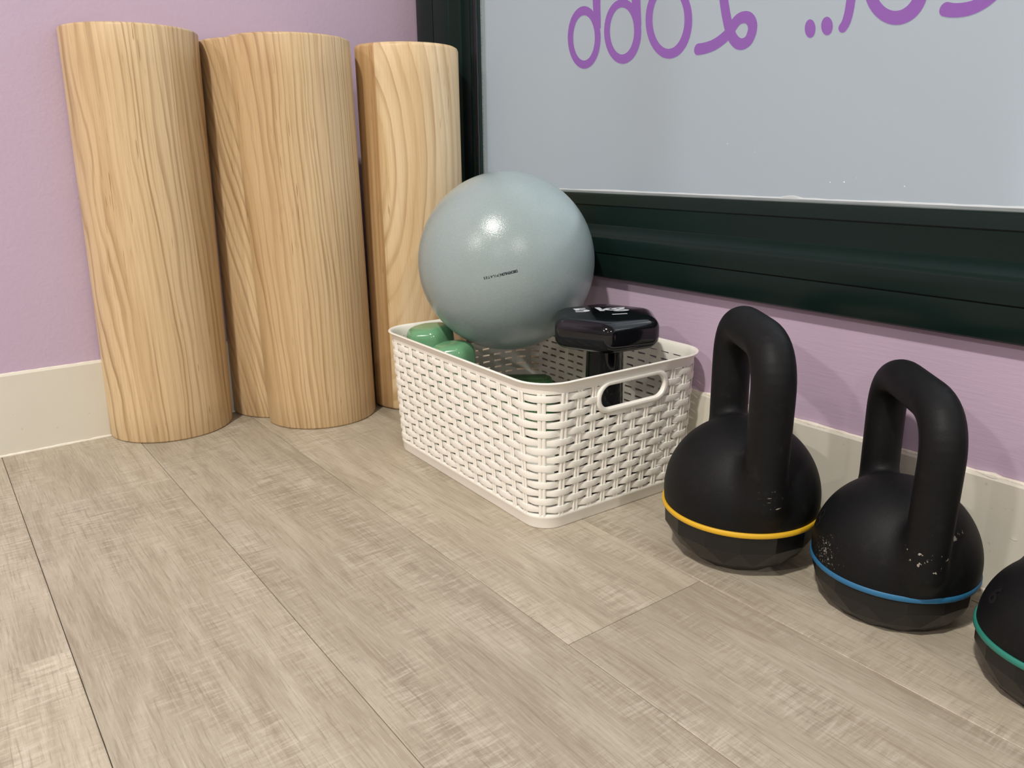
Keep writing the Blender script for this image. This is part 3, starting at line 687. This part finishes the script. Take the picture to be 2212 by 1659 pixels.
pv = [Vector((v.x + tw + 0.0048, v.y, 0)) for v in pv]
V, F = join((tv, tf), (bar, [(0, 1, 2, 3)]), (pv, pf))
tot = max(v.x for v in V); sc = (n0.angle(n1) * BR) / tot
# text runs from n0 (first letter, right) towards n1 (left), upside down
axis = n0.cross(n1).normalized()
out = []
for v in V:
    ang = v.x * sc / BR; q = Matrix.Rotation(ang, 3, axis) @ n0
    up = axis
    d = (q + up * ((v.y - 0.003) * sc / BR)).normalized()
    out.append(BC + d * (BR + 0.00025))
mk('printed_wordmark', out, F, M_print, ball)
# small dark fleck on the right of the ball
# ------------------------------------------------------------------ dumbbells
def hexring(cx, cy, z, R, ang, rnd, ns=6, k=8):
    """rounded polygon of circumradius R with corner radius rnd"""
    pts = []; rc = rnd; d = R - rc / cos(pi / ns)
    for i in range(ns):
        a = ang + 2 * pi * i / ns
        px, py = cx + d * cos(a), cy + d * sin(a)
        for j in range(k + 1):
            b = a - pi / ns + 2 * pi / ns * j / k
            pts.append((px + rc * cos(b), py + rc * sin(b), z))
    return pts
def dumbbell(label, c, ztop, zbot, R, th, ang, hr, mat, rnd=0.2, tilt=0.0, soft=False):
    d = thing('dumbbell', (c[0], c[1], zbot), label, 'dumbbell')
    M_ = Matrix.Rotation(tilt, 3, Vector((0.8, -0.6, 0))); pv_ = Vector((c[0], c[1], ztop))
    def lean(vf): return [M_ @ (Vector(p) - pv_) + pv_ for p in vf[0]], vf[1]      # leans in the basket
    def head(z0, z1, flip):
        prof = [(0.0, 0.80), (0.05, 0.89), (0.14, 0.955), (0.26, 0.99), (0.42, 1.0), (0.62, 1.0), (0.72, 0.995), (0.80, 0.98), (0.87, 0.955), (0.93, 0.915), (0.975, 0.865), (1.0, 0.80), (1.0, 0.3)]
        if soft: prof = prof[:6] + [(0.70, 0.99), (0.80, 0.96), (0.885, 0.90), (0.95, 0.80), (0.985, 0.69), (1.0, 0.55), (1.0, 0.3)]
        rings = []
        for f, s in prof:
            z = z0 + (z1 - z0) * f if not flip else z1 - (z1 - z0) * f
            rings.append(hexring(c[0], c[1], z, R * s, ang, R * s * (rnd + 0.25 * (1 - s) * 2)))
        o = mk('head', *lean(loft(rings, cap0=True, cap1=True)), mat, d, smooth=40)
        return o
    head(ztop - th, ztop, False); head(zbot, zbot + th, True)
    rings = []
    for z, s in ((zbot + th - 0.002, 1.12), (zbot + th + 0.006, 1.0), ((zbot + ztop) / 2, 1.04), (ztop - th - 0.006, 1.0), (ztop - th + 0.002, 1.12)):
        rings.append([(c[0] + hr * s * cos(2 * pi * k / 28), c[1] + hr * s * sin(2 * pi * k / 28), z) for k in range(28)])
    mk('handle', *lean(loft(rings, cap0=True, cap1=True)), mat, d, smooth=40)
    return d
ZT = 0.2355
db = dumbbell('large black glossy dumbbell standing on end in the basket, 5 kg on top', (0.6365, -0.1030), ZT, 0.0050, 0.0750, 0.040, radians(-40), 0.0240, M_blk, 0.22)
uu = Vector((0.42, 0.907, 0)); vv = Vector((-0.907, 0.42, 0))
V, F = text_mesh('5 kg', 0.030, 0.0009, 0.92)
w_ = max(v.x for v in V)
o5 = Vector((0.6125, -0.1330, ZT + 0.0003))
mk('weight_mark', [o5 + uu * (v.x / w_ * 0.071) + vv * (v.y * 1.08) for v in V], F, M_mark, db)
bq = [Vector((x, y, 0)) for x, y in ((0.0, 0), (0.020, 0), (0.020, 0.004), (0.0, 0.004))]
ob = Vector((0.6545, -0.1080, ZT + 0.0003))
mk('weight_mark', [ob + uu * v.x + vv * v.y for v in bq], [(0, 1, 2, 3)], M_mark, db)
dumbbell('small glossy green dumbbell on end in the far left corner of the basket', (0.3740, -0.2090), 0.1900, 0.0095, 0.0383, 0.044, radians(-20), 0.0150, M_gv, 0.42, radians(5), True)
dumbbell('small glossy green dumbbell on end beneath the ball, nearer the basket middle', (0.4455, -0.2165), 0.1775, 0.0092, 0.0335, 0.044, radians(-65), 0.0150, M_gv, 0.42, radians(6), True)
# dotted green roller lying at the back of the basket
rl = thing('massage_roller', (0.419, -0.083, 0.0050), 'green dotted cylinder roller lying low inside the back of the basket', 'roller')
RRAD = 0.048; ra = Vector((0.6, 0.8, 0)); rs = Vector((0.8, -0.6, 0))
def roll(name, mat, caps):
    rings = []
    for t, s in caps:
        c_ = Vector((0.419, -0.083, 0.0050 + RRAD)) + ra * t
        rings.append([c_ + rs * (RRAD * s * cos(2 * pi * k / 40)) + Vector((0, 0, RRAD * s * sin(2 * pi * k / 40))) for k in range(40)])
    mk(name, *loft(rings, cap0=True, cap1=True), mat, rl, smooth=40)
roll('grip_sleeve', M_gdot, [(-0.036, 0.96), (-0.034, 1.0), (0.046, 1.0), (0.048, 0.97)])
roll('end_cap', M_gend, [(0.048, 0.96), (0.051, 0.96), (0.055, 0.90), (0.057, 0.75)])

# ------------------------------------------------------------------ kettlebells
import numpy as np
def centerline(al, d0, d1, zt, c, zb):
    def side(sg):
        A = np.array([d0 * sg, zb]); B = np.array([d1 * sg, zt]); C = np.array([0, zt])
        u = (A - B) / np.linalg.norm(A - B); v = (C - B) / np.linalg.norm(C - B); cc = min(c, np.linalg.norm(C - B))
        pts = [A + (B + u * cc - A) * k for k in np.linspace(0, 1, 9)]
        for k in np.linspace(0, 1, 12)[1:]: pts.append((1 - k) ** 2 * (B + u * cc) + 2 * k * (1 - k) * B + k * k * (B + v * cc))
        if cc < np.linalg.norm(C - B) - 1e-5: pts += [B + v * cc + (C - B - v * cc) * k for k in np.linspace(0, 1, 4)[1:]]
        return np.array(pts)
    Q = np.r_[side(-1), side(1)[::-1][1:]]
    return np.c_[Q[:, 0] * cos(al), Q[:, 0] * sin(al), Q[:, 1]]
def kettlebell(label, x, y, R, zc, rb, zb, r0, al, d0, d1, zt, fil, rt, band_mat, chips, number=None, hoff=(0.0, 0.0)):
    kb = thing('kettlebell', (x, y, 0), label, 'kettlebell', 'kettlebells along the window wall')
    org = Vector((x, y, 0)); Rm_ = rubber('black_rubber', chips)
    CL = centerline(al, d0, d1, zt, fil, zc + 0.25 * R) + np.array([hoff[0], hoff[1], 0]); CC = np.array([0, 0, zc]); K = 0.016
    # rough union: sphere and swept tube, fused by voxel remesh, then relaxed on to the smooth union surface
    V = []; F = []
    nv_, nu_ = 28, 44
    sv_ = []
    for i in range(nv_ + 1):
        th = -pi / 2 + pi * i / nv_
        sv_.append([(R * cos(th) * cos(2 * pi * j / nu_) if 0 < i < nv_ else 1e-4 * cos(2 * pi * j / nu_), R * cos(th) * sin(2 * pi * j / nu_) if 0 < i < nv_ else 1e-4 * sin(2 * pi * j / nu_), zc + R * sin(th)) for j in range(nu_)])
    V, F = loft(sv_, cap0=True, cap1=True)
    rings = []
    n = len(CL); side_n = np.array([-sin(al), cos(al), 0])
    for i in range(n):
        t = CL[min(i + 1, n - 1)] - CL[max(i - 1, 0)]; t /= np.linalg.norm(t); nn = np.cross(t, side_n)
        rings.append([tuple(CL[i] + rt * (cos(2 * pi * k / 20) * side_n + sin(2 * pi * k / 20) * nn)) for k in range(20)])
    V, F = join((V, F), loft(rings, cap0=True, cap1=True))
    me = bpy.data.meshes.new('tmp'); me.from_pydata(V, [], F)
    bm = bmesh.new(); bm.from_mesh(me); bmesh.ops.recalc_face_normals(bm, faces=bm.faces); bm.to_mesh(me); bm.free()
    to = bpy.data.objects.new('tmp', me); COL.objects.link(to)
    md = to.modifiers.new('r', 'REMESH'); md.mode = 'VOXEL'; md.voxel_size = 0.0026
    dg = bpy.context.evaluated_depsgraph_get(); dg.update()
    m2 = bpy.data.meshes.new_from_object(to.evaluated_get(dg))
    P = np.empty(len(m2.vertices) * 3); m2.vertices.foreach_get('co', P); P = P.reshape(-1, 3)
    FF = [tuple(p.vertices) for p in m2.polygons]
    bpy.data.objects.remove(to); bpy.data.meshes.remove(me); bpy.data.meshes.remove(m2)
    A_, B_ = CL[:-1], CL[1:]
    def dh(p):
        best = np.full(len(p), 9.0)
        for a, b in zip(A_, B_):
            d = b - a; t = np.clip(((p - a) @ d) / (d @ d), 0, 1); best = np.minimum(best, np.linalg.norm(p - a - t[:, None] * d, axis=1))
        return best - rt
    def ds(p): return np.linalg.norm(p - CC, axis=1) - R
    def sdf(p):
        a, b = dh(p), ds(p); h_ = np.maximum(K - np.abs(a - b), 0) / K
        return np.minimum(a, b) - h_ * h_ * K * 0.25
    for it in range(5):
        e = 1e-4; f0 = sdf(P); G = np.stack([(sdf(P + np.eye(3)[i] * e) - f0) / e for i in range(3)], 1)
        G /= np.maximum(np.linalg.norm(G, axis=1), 0.3)[:, None]
        P = P - G * np.clip(f0, -0.004, 0.004)[:, None]
    e = 1e-4; f0 = sdf(P); G = np.stack([(sdf(P + np.eye(3)[i] * e) - f0) / e for i in range(3)], 1); G /= np.linalg.norm(G, axis=1)[:, None]
    isH = (dh(P) < ds(P))
    low = zb - 0.002
    sets = {'bell': [], 'handle': []}
    for q in FF:
        zz = max(P[i][2] for i in q)
        if zz < low: continue
        (sets['handle'] if sum(isH[i] for i in q) * 2 >= len(q) else sets['bell']).append(q)
    for nm in ('bell', 'handle'):
        used = sorted({i for q in sets[nm] for i in q}); mp = {i: k for k, i in enumerate(used)}
        mesh = bpy.data.meshes.new(nm); mesh.from_pydata([tuple(P[i]) for i in used], [], [tuple(mp[i] for i in q) for q in sets[nm]])
        mesh.materials.append(Rm_)
        mesh.polygons.foreach_set('use_smooth', [True] * len(mesh.polygons))
        mesh.normals_split_custom_set_from_vertices([tuple(G[i]) for i in used])
        o = bpy.data.objects.new(nm, mesh); COL.objects.link(o); o.parent = kb
    # coloured band
    rings = []
    for k in range(96):
        a = 2 * pi * k / 96
        rings.append([(x + (rb + d) * cos(a), y + (rb + d) * sin(a), zb + z) for d, z in ((-0.006, -0.0027), (0.0004, -0.0027), (0.0012, -0.0016), (0.0012, 0.0016), (0.0004, 0.0027), (-0.006, 0.0027))])
    mk('band', *loft(rings, close_v=True), band_mat, kb, smooth=40)
    # faceted base
    ns = 14; zs = [(zb - 0.001, rb - 0.0012, 0), (zb * 0.66, rb * 0.965, 0), (zb * 0.30, rb * 0.5 + r0 * 0.5 + 0.002, 0.5), (zb * 0.05, r0 * 1.05, 0), (0.0, r0, 0)]
    zs = [(zb - 0.001, rb - 0.0012, 0), (zb * 0.62, rb * 0.972, 0), (zb * 0.26, (rb * 0.55 + r0 * 0.45), 0.5), (0.0008, r0 * 1.02, 1.0), (0.0, r0, 1.0)]
    rr_ = []
    for z, rad, sh in zs: rr_.append([(x + rad * cos(2 * pi * (k + sh) / ns), y + rad * sin(2 * pi * (k + sh) / ns), z) for k in range(ns)])
    V = [p for r_ in rr_ for p in r_]; F = []
    for i in range(len(rr_) - 1):
        for j in range(ns):
            k = (j + 1) % ns
            a, b, c_, d_ = i * ns + j, i * ns + k, (i + 1) * ns + k, (i + 1) * ns + j
            if zs[i + 1][2] != zs[i][2]: F += [(a, b, d_), (b, c_, d_)]
            else: F.append((a, b, c_, d_))
    F.append(tuple(range(ns - 1, -1, -1))); F.append(tuple(range((len(rr_) - 1) * ns, len(rr_) * ns)))
    mk('base', V, F, M_rub_base, kb)
    if number:
        body, az, el, size = number
        tv, tf = text_mesh(body, size, 0.0004)
        mx = max(v.x for v in tv) / 2; my = max(v.y for v in tv) / 2; out = []
        for v in tv:
            a = az + (v.x - mx) / (R * cos(el)); b = el + (v.y - my) / R
            out.append(org + Vector((0, 0, zc)) + (R + 0.0004) * Vector((cos(b) * cos(a), cos(b) * sin(a), sin(b))))
        mk('embossed_number', out, tf, M_numb, kb)
    return kb
M_numb = plain('embossed_black_rubber', (0.011, 0.011, 0.012), 0.40)
CH = (0.32, 0.30, 0.25)
kettlebell('black kettlebell with a yellow band, nearest the white basket', 0.8662, -0.1120, 0.0831, 0.0722, 0.0836, 0.0578, 0.0490, -0.641, 0.070, 0.0739, 0.2508, 0.0500, 0.0213, M_yel,
           [((0.066, -0.050, 0.102), 0.018, 0.655, (90, 90, 480), CH)], None, (0.003, -0.002))
kettlebell('black kettlebell with a blue band and pale scuffs, between two others', 1.0253, -0.0805, 0.0756, 0.0546, 0.0753, 0.0447, 0.0560, -0.775, 0.0690, 0.0735, 0.2200, 0.0460, 0.0184, M_blu,
           [((0.052, -0.053, 0.090), 0.020, 0.64, (230, 230, 200), CH), ((0.062, -0.017, 0.110), 0.020, 0.68, (260, 260, 110), CH), ((-0.034, -0.070, 0.060), 0.026, 0.70, (420, 420, 420), (0.20, 0.19, 0.16))],
           ('8', radians(-141), radians(22), 0.028), (0.0024, -0.0032))
kettlebell('black kettlebell with a teal band, cut off at the right edge', 1.1843, -0.0985, 0.0680, 0.0493, 0.0688, 0.0465, 0.0490, -0.80, 0.046, 0.050, 0.1960, 0.0400, 0.0170, M_grn, [],
           ('6', radians(-141), radians(27), 0.022))
